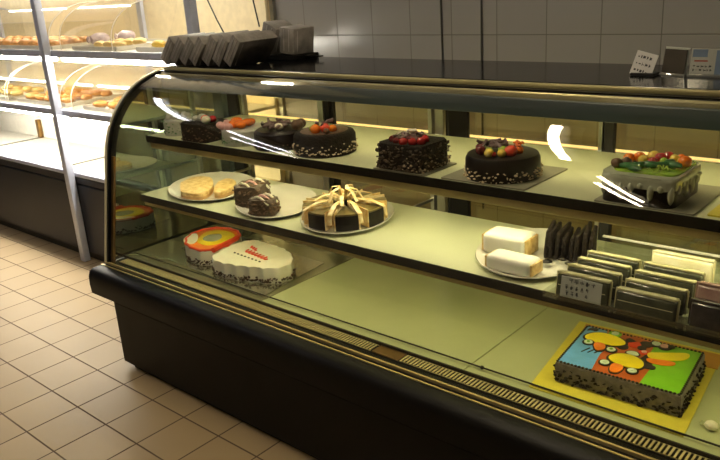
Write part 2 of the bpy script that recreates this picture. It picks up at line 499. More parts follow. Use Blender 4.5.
# shelves
def shelf(y0, y1, z, xs, edge, strip):
    sh = MB().box(xs, X1-.05, y0+.004, y1, z-.014, z, .001).build('shelf', 'shelf_cream', case)
    MB().box(xs, X1-.05, y0-.003, y0+.004, z-edge, z, .001).build('shelf_edge', 'case_black_gloss', sh)
    MB().box(xs, X1-.05, y0+.014, y0+.050, z-edge-strip, z-.0145, .003).build('lamp_cover', 'gold_dull', sh)
    return sh
sh1 = shelf(.470, .885, .708, .10, .026, .022)
sh2 = shelf(.540, 1.03, .935, .10, .026, .028)
def ctube(y, z, xa, xb, par, mat='tube_case'):
    MB().tube([(xa, y, z), (xb, y, z)], .0085, 10).build('lamp_tube', mat, par, True)
for xa, xb in ((.15, 1.13), (1.17, 2.15), (2.19, 3.15)):
    ctube(.540, .676, xa, xb, sh1)
    ctube(.608, .902, xa, xb, sh2, 'tube_shelf')
    ctube(.800, 1.118, xa, xb, case)
for x in (.12, 1.14, 2.2, 3.15):
    m = MB(); m.box(x-.008, x+.008, 1.035, 1.055, .42, 1.14)
    m.box(x-.004, x+.004, .80, 1.045, .684, .694)
    m.box(x-.004, x+.004, .90, 1.045, .911, .921)
    m.build('shelf_support', 'steel', case)
# sliding back doors
for a, b, y in ((-.05, .57, 1.115), (.54, 1.15, 1.14), (1.13, 1.78, 1.115), (1.74, 2.4, 1.14), (2.37, 3.2, 1.115)):
    d = MB().box(a+.01, b-.01, y, y+.005, .445, 1.125).build('sliding_door', 'door_glass', case)
    m = MB()
    for xa in (a, b-.034): m.box(xa, xa+.034, y-.006, y+.012, .43, 1.135, .002)
    for z in (.43, 1.115): m.box(a, b, y-.005, y+.011, z, z+.02)
    m.build('door_frame', 'case_dark', d)
for xa, xb, mt in ((-.055, .012, 'case_dark'), (.530, .560, 'steel'), (.566, .594, 'case_black'), (1.118, 1.160, 'steel'), (1.183, 1.262, 'case_black'), (1.742, 1.756, 'steel'), (1.760, 1.790, 'case_dark'), (2.36, 2.41, 'steel')):
    MB().box(xa, xb, 1.088, 1.106, .433, 1.135, .002).build('door_stile', mt, case)
MB().box(X0+.02, X1-.02, 1.084, 1.20, .4205, .432).build('door_track', 'steel', case)
# added glowing tube and bar, standing in for the bright streak across the panes
bl = MB().box(X0+.05, X1-.05, 1.172, 1.190, .888, .900).build('streak_bar', 'steel', case)
MB().tube([(X0+.06, 1.1815, .905), (X1-.06, 1.1815, .905)], .0045, 8).build('lamp_tube', 'streak_glow', bl, True)

# ------------------------------------------------------------------ bread counter and shelves at the left
bc = thing('bread_counter', (-1.9, 1.2, 0), 'low black counter with a bright cream recessed top left of the display case', 'counter')
BX0, BX1 = -4.4, -.20
MB().box(BX0, BX1, .925, 1.53, 0, .06).build('toe_kick', 'case_dark', bc)
MB().box(BX0, BX1, .90, 1.53, .05, .462, .004).build('counter_body', 'counter_black', bc)
MB().box(BX0, BX1, .905, .93, .468, .505, .003).build('front_band', 'counter_black', bc)
MB().box(BX0, BX1, .897, .93, .511, .535, .004).build('front_rim', 'aluminium', bc, True)
MB().box(BX0, BX1, .93, 1.53, .462, .480).build('tray_floor', 'bread_white', bc)
MB().box(BX0, BX1, 1.50, 1.53, .480, .80).build('tray_back', 'bread_white', bc)
for x in (-3.9, -2.86, -1.70, -.65):
    MB().box(x-.008, x+.008, .95, 1.495, .481, .487).build('tray_divider', 'steel', bc)
    MB().box(x-.02, x+.02, 1.47, 1.498, .481, .62, .003).build('tray_bracket', 'bronze' if x == -2.86 else 'steel', bc)

bs = thing('bread_shelf', (-1.9, 1.2, 0), 'aluminium framed bread shelving lit by tubes above the black counter', 'shelf')
for x, y in ((-1.29, .876), (-.215, 1.07), (-3.2, .876), (-1.29, 1.51), (-3.2, 1.51)):
    MB().box(x-.0235, x+.0235, y-.02, y+.02, 0 if y < 1 else .805 if y > 1.4 else .54, 2.2, .003).build('post', 'aluminium', bs, True)
for z, zz in ((1.195, 'upper'), (.872, 'lower')):
    MB().box(BX0, -.195, .900, .925, z-.018, z+.018, .003).build('front_rail', 'aluminium', bs, True)
    MB().box(BX0, -.195, .926, 1.51, z-.006, z+.010, .002).build('shelf_board', 'bread_white', bs)
    for xa, xb in ((-3.15, -1.34), (-1.24, -.22)):
        MB().tube([(xa, .950, z-.032), (xb, .950, z-.032)], .014, 10).build('lamp_tube', 'tube_bread', bs, True)
MB().box(BX0, -.195, .900, .925, 1.78, 1.83, .003).build('front_rail', 'aluminium', bs, True)
MB().box(BX0, -.195, .926, 1.51, 1.80, 1.82, .002).build('shelf_board', 'bread_white', bs)
for xa, xb in ((-3.15, -1.34), (-1.24, -.22)):  # added tubes, unseen, that brighten the upper bread bins
    MB().tube([(xa, 1.44, 1.775), (xb, 1.44, 1.775)], .014, 10).build('lamp_tube', 'tube_bread', bs, True)
MB().box(BX0, -.20, 1.512, 1.528, .80, 2.1).build('back_panel', 'bread_panel', bs)

def bread_bin(xa, xb, z, h, label):
    t = thing('bread_bin', ((xa+xb)/2, 1.2, z), label, 'bread bin', 'clear bread bins')
    y0, y1 = .945, 1.47
    pr = [(y0, z+.002), (y0, z+.05)]
    for i in range(13):
        a = PI/2*i/12
        pr.append((y0 + .26*(1-math.cos(a)), z+.05 + (h-.05)*math.sin(a)))
    MB().sweep(pr, xa, xb, .004).build('curved_cover', 'bin_acrylic', t, True)
    for x in (xa, xb-.004):
        m = MB()
        outl = pr + [(y1, z+h), (y1, z+.002)]
        A = [m.bm.verts.new((x, y, q)) for y, q in outl]; B = [m.bm.verts.new((x+.004, y, q)) for y, q in outl]
        for i in range(len(outl)):
            j = (i+1) % len(outl); m.bm.faces.new((A[i], A[j], B[j], B[i]))
        m.bm.faces.new(A); m.bm.faces.new(B[::-1])
        sp = m.build('side_panel', 'bin_acrylic', t)
        MB().tube([(x+.002, p[0]-.002, p[1]) for p in pr], .0022, 6).build('panel_edge', 'paper_white', sp, True)
    return t
UZ, LZ = 1.2055, .8825
bread_bin(-2.75, -1.36, UZ, .24, 'clear curved bread bin on the upper shelf, left of the near aluminium post')
bread_bin(-1.24, -.72, UZ, .24, 'clear curved bread bin on the upper shelf, right of the near aluminium post')
bread_bin(-2.03, -1.36, LZ, .22, 'clear curved bread bin on the lower shelf, left of the near aluminium post')
bread_bin(-1.24, -.60, LZ, .22, 'clear curved bread bin on the lower shelf, right of the near aluminium post')
bread_bin(-2.75, -2.06, LZ, .22, 'clear curved bread bin on the lower shelf at the left picture edge')

def tray(xa, xb, z, label):
    m = MB(); m.box(xa, xb, .985, 1.40, z+.001, z+.006, .001)
    for a in ((xa, xb, .985, .989), (xa, xb, 1.396, 1.40), (xa, xa+.004, .985, 1.40), (xb-.004, xb, .985, 1.40)):
        m.box(a[0], a[1], a[2], a[3], z+.006, z+.022)
    return tag(m.build('bread_tray', 'paper_white'), label, 'tray', 'white bread trays')
tray(-2.70, -1.42, UZ, 'white tray of orange buns in the upper left bread bin')
tray(-1.20, -.76, UZ, 'white tray in the upper bread bin right of the near post')
tray(-2.00, -1.40, LZ, 'white tray of buns in the lower bin left of the near post')
tray(-1.20, -.64, LZ, 'white tray of buns in the lower bin right of the near post')
tray(-2.72, -2.10, LZ, 'white tray in the lower bread bin at the left picture edge')
tray(-.58, -.25, UZ, 'white tray of yellow loaves on the upper shelf beside the far post')

def make_bun(name, mat, label, group):
    o = MB().ball((0, 0, .037), .05, 1.15, .85, .68, 2, .18).build(name, mat, smooth=True)
    return tag(o, label, 'bread', group)
def spread(proto, spots):
    for i, (x, y, z) in enumerate(spots):
        o = proto
        if i:
            o = proto.copy(); COL.objects.link(o)
        o.location = (x, y, z + .007); o.rotation_euler[2] = random.uniform(-.5, .5)
        k = random.uniform(.80, .93); o.scale = (k, k, k*.68)
def rows(xa, xb, ys, z, n): return [(xa + (xb-xa)*i/(n-1), y, z) for y in ys for i in range(n)]
spread(make_bun('bread_bun', 'bread_crust', 'glazed orange brown bun in the upper left bread bin', 'buns in the upper left bin'), rows(-2.62, -1.50, (1.05, 1.17, 1.30), UZ, 10))
spread(make_bun('bread_bun', 'bread_crust', 'reddish brown bun in the lower bin left of the near post', 'buns in the lower left bin'), rows(-1.92, -1.48, (1.05, 1.17, 1.30), LZ, 5))
spread(make_bun('bread_bun', 'bread_crust', 'orange brown bun in the lower bin right of the near post', 'buns in the lower right bin'), rows(-1.12, -.72, (1.05, 1.17, 1.30), LZ, 4))
spread(make_bun('bread_bun', 'bread_pale', 'pale bun in the upper bin right of the near post', 'buns in the upper right bin'), rows(-1.02, -.83, (1.05, 1.17), UZ, 3))
spread(make_bun('bread_bun', 'bread_yellow', 'yellow loaf on the upper shelf beside the far post', 'yellow loaves'), rows(-.52, -.32, (1.08, 1.22), UZ, 3))
spread(make_bun('bread_bun', 'bread_pale', 'pale bun in the lower bin at the left picture edge', 'buns in the leftmost lower bin'), rows(-2.62, -2.2, (1.08, 1.22), LZ, 4))
def wrapped(x, y, z, label):
    t = thing('wrapped_loaf', (x, y, z), label, 'bread', 'wrapped loaves in the upper bin')
    MB().ball((x, y, z+.041), .046, .95, 1.3, .72, 2, .2).build('loaf', 'bread_wrap', t, True)
    MB().ball((x, y-.066, z+.042), .016, .9, .7, 1.2, 1, .4).build('wrapper_knot', 'bread_wrap', t, True)
wrapped(-1.14, 1.12, UZ+.007, 'purple grey wrapped loaf in the upper bin, beside the near post')
wrapped(-1.14, 1.29, UZ+.007, 'purple grey wrapped loaf in the upper bin, behind another wrapped loaf')

# thin cables hanging on the lit wall
def cable(pts, r, label):
    tag(MB().tube(pts, r, 6).build('hanging_cable', 'wire_black'), label, 'cable')
cable([(-.20, 1.46, 1.28), (-.225, 1.46, 1.40), (-.25, 1.46, 1.6), (-.265, 1.46, 1.797)], .004, 'thin dark cable hanging down the lit wall near the tile edge')
cable([(-.47, 1.46, 1.23), (-.53, 1.46, 1.32), (-.61, 1.46, 1.46), (-.80, 1.46, 1.797)], .004, 'slanting dark cable on the lit wall right of the far post')
cable([(.847, 1.54, .5), (.847, 1.54, 1.2), (.843, 1.54, 1.9), (.84, 1.54, 2.6)], .0045, 'straight black cable down the grey tile wall, left one of two')
cable([(1.04, 1.54, .5), (1.04, 1.54, 1.2), (1.042, 1.54, 1.9), (1.04, 1.54, 2.6)], .0045, 'straight black cable down the grey tile wall, right one of two')

# ------------------------------------------------------------------ things on top of the case
TZ = 1.1702
def folder(x, y0, y1, z, lean, h, th, label):
    t = thing('leaning_folder', (x, (y0+y1)/2, z), label, 'folder', 'grey folders on the case top')
    M = Matrix.Translation((x, 0, z)) @ Matrix.Rotation(lean, 4, 'Y')
    L = h/math.cos(lean)
    lift = th*math.sin(lean)
    M = Matrix.Translation((0, 0, lift)) @ M
    MB().box(0, th, y0, y1, 0, L-.0, .004, M).build('cover', 'folder_grey', t, True)
    m = MB()
    for k in (.33, .67): m.box(th*k-.002, th*k+.002, y0-.002, y1+.002, .012, L-.006, 0, M)
    m.build('page_edge', 'folder_edge', t)
    MB().box(th+.0005, th+.002, y0+.02, y0+.022, .01, L-.01, 0, M).build('cover_seam', 'folder_edge', t)
xs = [-.150 + .069*i for i in range(4)]
wh = ['leftmost', 'second from left', 'third from left', 'rightmost']
for x, w in zip(xs, wh): folder(x, .825, 1.02, TZ, .74, .092, .049, 'dark grey leaning folder on the case top, %s of the left four' % w)
xs = [.128 + .071*i for i in range(3)]
for x, w in zip(xs, ['leftmost', 'middle one', 'rightmost']): folder(x, .835, 1.04, TZ, .66, .100, .052, 'dark grey leaning folder on the case top, %s of the middle three' % w)
t = thing('folder_tray', (.36, 1.12, TZ), 'flat black tray on the case top under the two right folders', 'tray')
MB().box(.215, .44, 1.075, 1.215, TZ, TZ+.022, .004).build('tray_body', 'case_black', t)
MB().box(.435, .53, 1.13, 1.15, TZ+.012, TZ+.018, .002).build('tray_handle', 'case_black', t)
folder(.215, 1.08, 1.20, TZ+.0225, .40, .105, .085, 'thick dark grey folder leaning on the black tray, left one')
folder(.342, 1.08, 1.20, TZ+.0225, .12, .105, .085, 'dark grey folder standing upright at the right end of the black tray')

def marks(m, rows_, x0, x1, z0, dz, y, M=None, h=.006, seed=1):
    rr = random.Random(seed)
    for k in range(rows_):
        x = x0
        while x < x1 - .004:
            w = rr.uniform(.003, .007)
            z = z0 - k*dz
            m.box(x, min(x+w, x1), y-.0006, y, z+rr.uniform(0, .002), z+h*rr.uniform(.35, 1), 0, M)
            if rr.random() < .6: m.box(x, x+.0012, y-.0006, y, z-.001, z+h, 0, M)
            x += w + rr.uniform(.002, .005)
# tilted white price card
t = thing('price_card', (1.90, 1.0, TZ), 'white handwritten price card leaning at the left of the card group', 'price card')
M = Matrix.Translation((1.868, .99, TZ+.006)) @ Matrix.Rotation(.24, 4, 'Y') @ Matrix.Rotation(-.22, 4, 'X')
MB().box(0, .060, 0, .003, 0, .066, .0008, M).build('card', 'card_white', t)
m = MB(); marks(m, 3, .008, .050, .048, .019, -.0002, M, .008, 3); m.build('handwriting', 'ink', t)
MB().box(1.872, 1.94, .985, 1.03, TZ, TZ+.008, .002).build('card_foot', 'case_dark', t)
t = thing('card_holder', (1.965, 1.03, TZ), 'smoky card holder with a dark brown card, between white card and clear stand', 'card holder')
M = Matrix.Translation((1.945, 1.02, TZ+.005)) @ Matrix.Rotation(.06, 4, 'Y') @ Matrix.Rotation(-.15, 4, 'X')
MB().box(0, .064, -.002, .0, 0, .070, .0005, M).build('front_sheet', 'acrylic', t)
MB().box(.001, .060, .001, .004, .002, .066, .0005, M).build('card', 'card_brown', t)
MB().box(0, .064, .005, .008, 0, .072, .0005, M).build('back_sheet', 'card_grey', t)
MB().box(1.942, 2.01, 1.005, 1.05, TZ, TZ+.006, .002).build('holder_foot', 'acrylic', t)
t = thing('card_holder', (2.06, 1.02, TZ), 'clear acrylic stand with a blue and red card at the right', 'card holder')
M = Matrix.Translation((2.020, 1.01, TZ+.005)) @ Matrix.Rotation(-.18, 4, 'X')
MB().box(0, .092, -.002, 0, 0, .070, .0005, M).build('front_sheet', 'acrylic', t)
c = MB().box(.002, .090, .001, .003, .002, .068, .0005, M).build('card', 'card_white', t)
MB().box(.006, .044, .0004, .0009, .046, .066, 0, M).build('blue_print', 'card_blue', c)
m = MB(); m.box(.012, .046, .0004, .0009, .034, .038, 0, M); m.build('red_print', 'ink_red', c)
MB().box(.066, .090, .0004, .0009, .002, .064, 0, M).build('blue_print', 'card_blue', c)
m = MB(); marks(m, 2, .010, .060, .020, .010, .0009, M, .005, 5); m.build('print', 'ink', c)
MB().box(2.018, 2.114, .995, 1.05, TZ, TZ+.006, .002).build('holder_foot', 'acrylic', t)

# ------------------------------------------------------------------ cakes on the top shelf
UZS, LZS, DZ = .9352, .7082, .4207
def board(poly, z, mat, label, name='cake_board', th=.004):
    return tag(MB().prism(poly, z+.0003, z+th, 0).build(name, mat), label, 'cake board')
def side_bits(par, outline, n, z0, z1, out=.002, name='almond_bits', mat='almond', size=.0032):
    sp = []
    for x, y in along(outline, n):
        sp.append((x + random.uniform(-out, out), y + random.uniform(-out, out), z0 + (z1-z0)*random.random()**1.7))
    o = MB().bits(sp, size, 1.5).build(name, mat, par); o['kind'] = 'stuff'; return o
def curls(par, pts, r, mat='chocolate_curl', name='chocolate_curl', spread=1.0):
    for (x, y, z) in pts:
        a = random.random()*6.28; L = r*random.uniform(1.8, 3.0); tl = random.uniform(.1, .8)
        p = [(x + math.cos(a)*L*(u-.5)*math.cos(tl), y + math.sin(a)*L*(u-.5)*math.cos(tl), z + r*.35 + math.sin(tl)*L*u*.55 + .15*r*math.sin(u*6)) for u in (0, .25, .5, .75, 1)]
        MB().tube(p, [r*.26, r*.33, r*.3, r*.33, r*.24], 7).build(name, mat, par, True)
def berry(par, x, y, z, r, mat, name, sz=.9, sx=1.0, rz=0.0):
    MB().ball((x, y, z + r*sz*.75), r, sx, 1, sz, 2, .10, rz).build(name, mat, par, True)

# dark square cake with cherries (centre of the photo)
Z = UZS
o7 = rrect(1.30, 1.463, .545, .690, .018)
board(rrect(1.285, 1.478, .542, .706, .006), Z, 'board_grey', 'grey board under the square chocolate cake with cherries')
t = thing('chocolate_cake', (1.38, .62, Z+.0042), 'square dark chocolate cake topped with red cherries and shavings, middle of top shelf', 'cake')
m = MB().prism(o7, Z+.0042, Z+.081, .008); m.build('cake_body', 'chocolate_rough', t, True)
side_bits(t, rrect(1.298, 1.465, .543, .692, .018), 420, Z+.008, Z+.075, .003, 'chocolate_flakes', 'nut_dark', .0042)
side_bits(t, [(1.40, .5425), (1.4655, .548), (1.4655, .69), (1.4655, .548)], 60, Z+.008, Z+.045, .002)
for x, y, r in ((1.335, .585, .013), (1.36, .57, .012), (1.388, .565, .014), (1.415, .575, .014), (1.435, .59, .015), (1.425, .62, .014), (1.39, .60, .013), (1.36, .615, .012)):
    berry(t, x, y, Z+.078, r, 'cherry_red' if x > 1.37 else 'cherry_dark', 'cherry')
curls(t, [(random.uniform(1.335, 1.43), random.uniform(.575, .66), Z+.088) for _ in range(16)], .013)
curls(t, [(1.35, .60, Z+.098), (1.39, .61, Z+.102), (1.37, .63, Z+.10)], .012, 'cream', 'cream_shaving')

# round dark cake with fruit
board(rrect(1.530, 1.790, .545, .79, .004), Z, 'board_grey', 'square grey board under the round chocolate cake with mixed fruit')
t = thing('chocolate_cake', (1.666, .648, Z+.0042), 'round glossy chocolate cake topped with mixed fruit, right of the square cherry cake', 'cake')
MB().lathe([(0, Z+.0042), (.100, Z+.0042), (.102, Z+.02), (.101, Z+.055), (.096, Z+.066), (.085, Z+.070), (0, Z+.071)], 1.666, .648, 48).build('cake_body', 'chocolate', t, True)
side_bits(t, circle(1.666, .648, .1035, 60), 170, Z+.007, Z+.034, .002)
for x, y, r, mt, nm in ((1.655, .60, .015, 'cherry_dark', 'cherry'), (1.635, .63, .014, 'cherry_dark', 'cherry'), (1.69, .585, .014, 'fruit_yellow', 'peach_slice'), (1.72, .60, .013, 'fruit_yellow', 'peach_slice'),
                        (1.735, .62, .018, 'icing_red', 'strawberry'), (1.705, .63, .014, 'fruit_green', 'grape'), (1.675, .61, .012, 'kiwi', 'kiwi_slice'), (1.74, .655, .013, 'fruit_orange', 'orange_piece'), (1.70, .59, .009, 'cherry_red', 'cherry')):
    berry(t, x-.024, y-.007, Z+.070, r, mt, nm)
curls(t, [(1.641 + random.uniform(-.03, .03), .645 + random.uniform(-.03, .03), Z+.080) for _ in range(12)], .015)
curls(t, [(1.701 + random.uniform(-.02, .02), .665 + random.uniform(-.02, .02), Z+.085) for _ in range(5)], .012, 'fruit_orange', 'orange_peel')

# square green topped cake
board(rrect(1.975, 2.205, .545, .79, .004), Z, 'board_grey', 'grey board under the green topped square fruit cake')
o9 = rrect(1.985, 2.157, .550, .745, .028)
t = thing('fruit_cake', (2.07, .65, Z+.0042), 'square cake with green jelly top, colourful fruit and dripping grey glaze', 'cake')
MB().prism(o9, Z+.0042, Z+.062, .003).build('cake_body', 'chocolate', t, True)
g = MB().prism(rrect(1.982, 2.160, .547, .748, .030), Z+.045, Z+.073, .010, 3).build('glaze_cap', 'glaze_grey', t, True)
m = MB()
for i, (x, y) in enumerate(along(rrect(1.9855, 2.1565, .5505, .7445, .028), 30)):
    L = (.012, .040, .018, .046, .026)[i % 5]
    m.ball((x, y, Z+.050-L/2+.008), .0080, 1, 1, max(1, L/.0155), 2)
m.build('glaze_drip', 'glaze_grey', t, True)
MB().prism(rrect(2.000, 2.152, .575, .738, .028), Z+.0730, Z+.0765, .002).build('jelly_top', 'jelly_green', t, True)
rr = random.Random(4)
fr = [(2.005, .60, .016, 'chocolate_mid', 'chocolate_piece'), (2.02, .62, .015, 'chocolate_mid', 'chocolate_piece'), (2.01, .66, .016, 'fruit_orange', 'orange_piece'), (2.03, .675, .017, 'fruit_orange', 'orange_piece'),
      (2.045, .66, .015, 'fruit_yellow', 'peach_piece'), (2.055, .70, .017, 'fruit_yellow', 'peach_piece'), (2.075, .69, .017, 'cherry_red', 'cherry'), (2.085, .715, .016, 'cherry_red', 'cherry'), (2.07, .655, .014, 'cherry_red', 'cherry'),
      (2.105, .70, .014, 'fruit_yellow', 'peach_piece'), (2.115, .715, .013, 'fruit_orange', 'orange_piece'), (2.125, .69, .012, 'fruit_yellow', 'peach_piece'), (2.137, .675, .018, 'fruit_orange', 'strawberry'), (2.09, .67, .012, 'fruit_green', 'grape')]
for x, y, r, mt, nm in fr: berry(t, x, y, Z+.076, r*.88, mt, nm)
for x, y, a in ((2.035, .60, .3), (2.055, .615, 1.0), (2.075, .625, .1), (2.10, .635, .7), (2.12, .645, -.3), (2.05, .585, -.5), (2.105, .66, 1.4)):
    MB().ball((x, y, Z+.084), .021, 1.2, .55, .35, 2, .25, a).build('leaf', 'leaf_green', t, True)
m = MB()
for i in range(14):
    x, y = 2.075 + rr.uniform(-.03, .045), .605 + rr.uniform(-.02, .03)
    a = rr.random()*6.28
    m.tube([(x, y, Z+.080), (x+.008*math.cos(a), y+.008*math.sin(a), Z+.086), (x+.016*math.cos(a), y+.016*math.sin(a), Z+.081)], .002, 6)
m.build('jelly_squiggle', 'fruit_green', t, True)
# yellow corner of a further board
board(rrect(2.228, 2.46, .56, .80, .004), Z, 'board_gold', 'bright yellow cake board at the right end of the top shelf')

# left group of the top shelf
t = thing('chocolate_cake', (.985, .645, Z), 'round dark cake with strawberry top and almond base, right end of the left group', 'cake')
MB().lathe([(0, Z), (.103, Z), (.105, Z+.02), (.104, Z+.058), (.098, Z+.068), (.088, Z+.072), (0, Z+.072)], .985, .655, 48).build('cake_body', 'chocolate_rough', t, True)
MB().lathe([(.0, Z+.0745), (.075, Z+.0745), (.080, Z+.072)], .985, .655, 40).build('top_glaze', 'chocolate_mid', t, True)
side_bits(t, circle(.985, .655, .106, 60), 150, Z+.009, Z+.040, .002)
for x, y, r, mt, nm in ((1.0, .60, .018, 'fruit_orange', 'strawberry'), (.975, .615, .014, 'fruit_green', 'grape'), (1.02, .625, .016, 'icing_red', 'strawberry'), (1.035, .645, .014, 'fruit_orange', 'strawberry'), (.995, .65, .015, 'icing_red', 'strawberry'), (1.04, .61, .011, 'chocolate_mid', 'chocolate_piece')):
    berry(t, x, y, Z+.074, r, mt, nm)
curls(t, [(.985, .66, Z+.085), (1.0, .67, Z+.088), (.97, .64, Z+.083)], .018)
t = thing('chocolate_cake', (.80, .64, Z), 'dark chocolate cake with purple brown chocolate curls behind the strawberry cake', 'cake')
MB().lathe([(0, Z), (.086, Z), (.088, Z+.02), (.087, Z+.055), (.078, Z+.064), (0, Z+.066)], .778, .640, 44).build('cake_body', 'chocolate', t, True)
side_bits(t, circle(.778, .64, .089, 60), 70, Z+.009, Z+.022, .002, 'chocolate_flakes', 'chocolate_mid')
curls(t, [(.785 + random.uniform(-.05, .05), .64 + random.uniform(-.05, .05), Z+.072) for _ in range(14)], .018)
MB().ball((.815, .61, Z+.078), .017, 1, 1, .8).build('cream_rosette', 'cream', t, True)
berry(t, .855, .66, Z+.064, .022, 'chocolate_mid', 'truffle'); berry(t, .84, .69, Z+.064, .02, 'chocolate_mid', 'truffle')

t = thing('cream_cake', (.60, .63, Z), 'whitish cream cake heaped with orange fruit in the left group', 'cake')
MB().lathe([(0, Z), (.076, Z), (.080, Z+.02), (.079, Z+.052), (.072, Z+.060), (0, Z+.062)], .600, .630, 44).build('cake_body', 'cream_grey', t, True)
side_bits(t, circle(.60, .63, .081, 60), 80, Z+.009, Z+.03, .002, 'leaf_bits', 'leaf_green')
rr = random.Random(9)
for k in range(12):
    berry(t, .605 + rr.uniform(-.035, .045), .63 + rr.uniform(-.045, .045), Z+.060 + rr.uniform(0, .012), .017, 'fruit_orange', 'orange_slice', .7, 1.2, rr.random()*3)
for x, y in ((.54, .575), (.565, .565), (.535, .61), (.60, .565)): berry(t, x, y, Z+.058, .016, 'pink_cream', 'pink_rosette', .9)

t = thing('chocolate_cake', (.40, .60, Z), 'small dark chocolate cake with red fruit and cream dollop, second from left', 'cake')
o2 = rrect(.325, .475, .545, .675, .018)
MB().prism(o2, Z, Z+.068, .007).build('cake_body', 'chocolate_rough', t, True)
side_bits(t, rrect(.323, .477, .543, .677, .018), 110, Z+.004, Z+.06, .002, 'chocolate_flakes', 'chocolate_mid')
for x, y, r, mt, nm in ((.42, .60, .017, 'icing_red', 'strawberry'), (.44, .62, .015, 'cherry_red', 'cherry'), (.39, .61, .018, 'cream_grey', 'cream_rosette'), (.445, .585, .018, 'cream', 'cream_rosette'), (.365, .60, .014, 'cream_grey', 'cream_rosette')):
    berry(t, x, y, Z+.067, r, mt, nm)

t = thing('cream_cake', (.20, .63, Z), 'small grey green speckled cake at the far left of the top shelf', 'cake')
MB().lathe([(0, Z), (.058, Z), (.060, Z+.02), (.059, Z+.056), (.05, Z+.064), (0, Z+.065)], .205, .63, 40).build('cake_body', 'cream_grey', t, True)
side_bits(t, circle(.205, .63, .060, 50), 90, Z+.009, Z+.058, .002, 'green_flecks', 'leaf_green')
for a in range(7): berry(t, .205 + .038*math.cos(a*.9), .63 + .038*math.sin(a*.9), Z+.062, .013, 'cream_grey', 'cream_rosette')

# ------------------------------------------------------------------ platters and slices on the lower shelf
def platter(cx, cy, ax, ay, rot, label):
    z = LZS
    pr = [(0, z+.0005), (.78, z+.0005), (.82, z+.001), (.93, z+.009), (1.0, z+.0135), (.995, z+.016), (.92, z+.0115), (.83, z+.0055), (0, z+.0050)]
    t = MB().lathe(pr, cx, cy, 64, ax, ay, rot).build('serving_platter', 'china', smooth=True)
    return tag(t, label, 'plate')
platter(.308, .674, .224, .174, -.55, 'oval cream platter holding yellow mousse cake, leftmost on the lower shelf')
platter(.705, .660, .218, .150, -.74, 'oval cream platter holding two dark nutty cake pieces')
platter(1.052, .668, .205, .158, -1.02, 'oval cream platter with a sliced chocolate cake and ribbons')
platter(1.750, .672, .198, .158, -1.25, 'oval white platter with cream rolls and a brown sliced log')
PZ = LZS + .0056

def slab(par_label, name, poly, z0, z1, bodymat, topmat, cat, base):
    t = thing(name, (base[0], base[1], z0), par_label, cat)
    MB().prism(smooth_poly(poly), z0, z0 + (z1-z0)*.45, .002).build('crust', bodymat, t, True)
    MB().prism(smooth_poly(poly), z0 + (z1-z0)*.45, z1, .008, 3).build('mousse', topmat, t, True)
    return t
pa = [(.275, .545), (.185, .610), (.160, .690), (.205, .730), (.290, .700), (.392, .612), (.432, .540), (.375, .508), (.32, .515)]
slab('large yellow mousse cake half on the leftmost platter', 'mousse_cake', pa, PZ, PZ+.025, 'crust_tan', 'mousse_yellow', 'cake', (.3, .6))
pb = [(.335, .685), (.315, .745), (.385, .745), (.462, .665), (.478, .585), (.440, .573)]
slab('small yellow mousse cake slice beside the large half', 'mousse_cake', pb, PZ, PZ+.027, 'crust_tan', 'mousse_yellow', 'cake', (.42, .66))

def nutty(label, cx, cy, w, d, h, rot):
    t = thing('nut_cake_slice', (cx, cy, PZ), label, 'cake')
    po = rrect(cx-w/2, cx+w/2, cy-d/2, cy+d/2, .018, 5, rot)
    MB().prism(po, PZ, PZ+h, .014, 3).build('cake_body', 'nut_dark', t, True)
    side_bits(t, po, 120, PZ+.010, PZ+h-.012, .003, 'nut_crumbs', 'sponge_brown', .0055)
    tp = [(cx + random.uniform(-.4, .4)*w, cy + random.uniform(-.4, .4)*d, PZ+h) for _ in range(26)]
    o = MB().bits(tp, .006, 1.3).build('nut_topping', 'sponge_brown', t); o['kind'] = 'stuff'
    for k in range(3):
        y = cy - d*.3 + d*.3*k
        MB().tube([(cx-w*.42, y-.008, PZ+h*.85), (cx-w*.15, y+.004, PZ+h+.007), (cx+w*.2, y-.004, PZ+h+.008), (cx+w*.46, y+.006, PZ+h*.70)], .0042, 6).build('cream_drizzle', 'pink_cream' if k == 1 else 'cream', t, True)
    return t
nutty('taller dark nut cake slice with drizzle on the second platter', .632, .612, .105, .120, .074, .5)
nutty('shorter dark nut cake slice in front on the second platter', .768, .545, .095, .075, .056, .5)

# ring of chocolate slices
PZ0 = PZ; PZ = PZ + .005
CX, CY = 1.068, .640
def wedge(a0, a1, label):
    am = (a0+a1)/2; off = .014
    ox, oy = CX + off*math.cos(am), CY + off*math.sin(am)
    t = thing('chocolate_slice', (ox, oy, PZ), label, 'cake slice')
    R_ = .128
    po = [(ox + .012*math.cos(am), oy + .012*math.sin(am))] + [(ox + R_*math.cos(a0 + (a1-a0)*k/6), oy + R_*math.sin(a0 + (a1-a0)*k/6)) for k in range(7)]
    MB().prism(po, PZ, PZ+.048, .002).build('cake_body', 'chocolate', t, True)
    MB().prism([(ox + (x-ox)*.99, oy + (y-oy)*.99) for x, y in po], PZ+.0481, PZ+.054, .003).build('top_glaze', 'olive_glaze', t, True)
    # cream paper bands on the cut sides
    for a in (a0, a1):
        sgn = 1 if a == a1 else -1
        nx, ny = -math.sin(a)*sgn*.0035, math.cos(a)*sgn*.0035
        p0 = (ox + .03*math.cos(a), oy + .03*math.sin(a)); p1 = (ox + R_*1.02*math.cos(a), oy + R_*1.02*math.sin(a))
        MB().prism([(p0[0]+nx*.4, p0[1]+ny*.4), (p1[0]+nx*.4, p1[1]+ny*.4), (p1[0]+nx*1.3, p1[1]+ny*1.3), (p0[0]+nx*1.3, p0[1]+ny*1.3)], PZ+.001, PZ+.060).build('paper_band', 'ribbon', t)
    return t
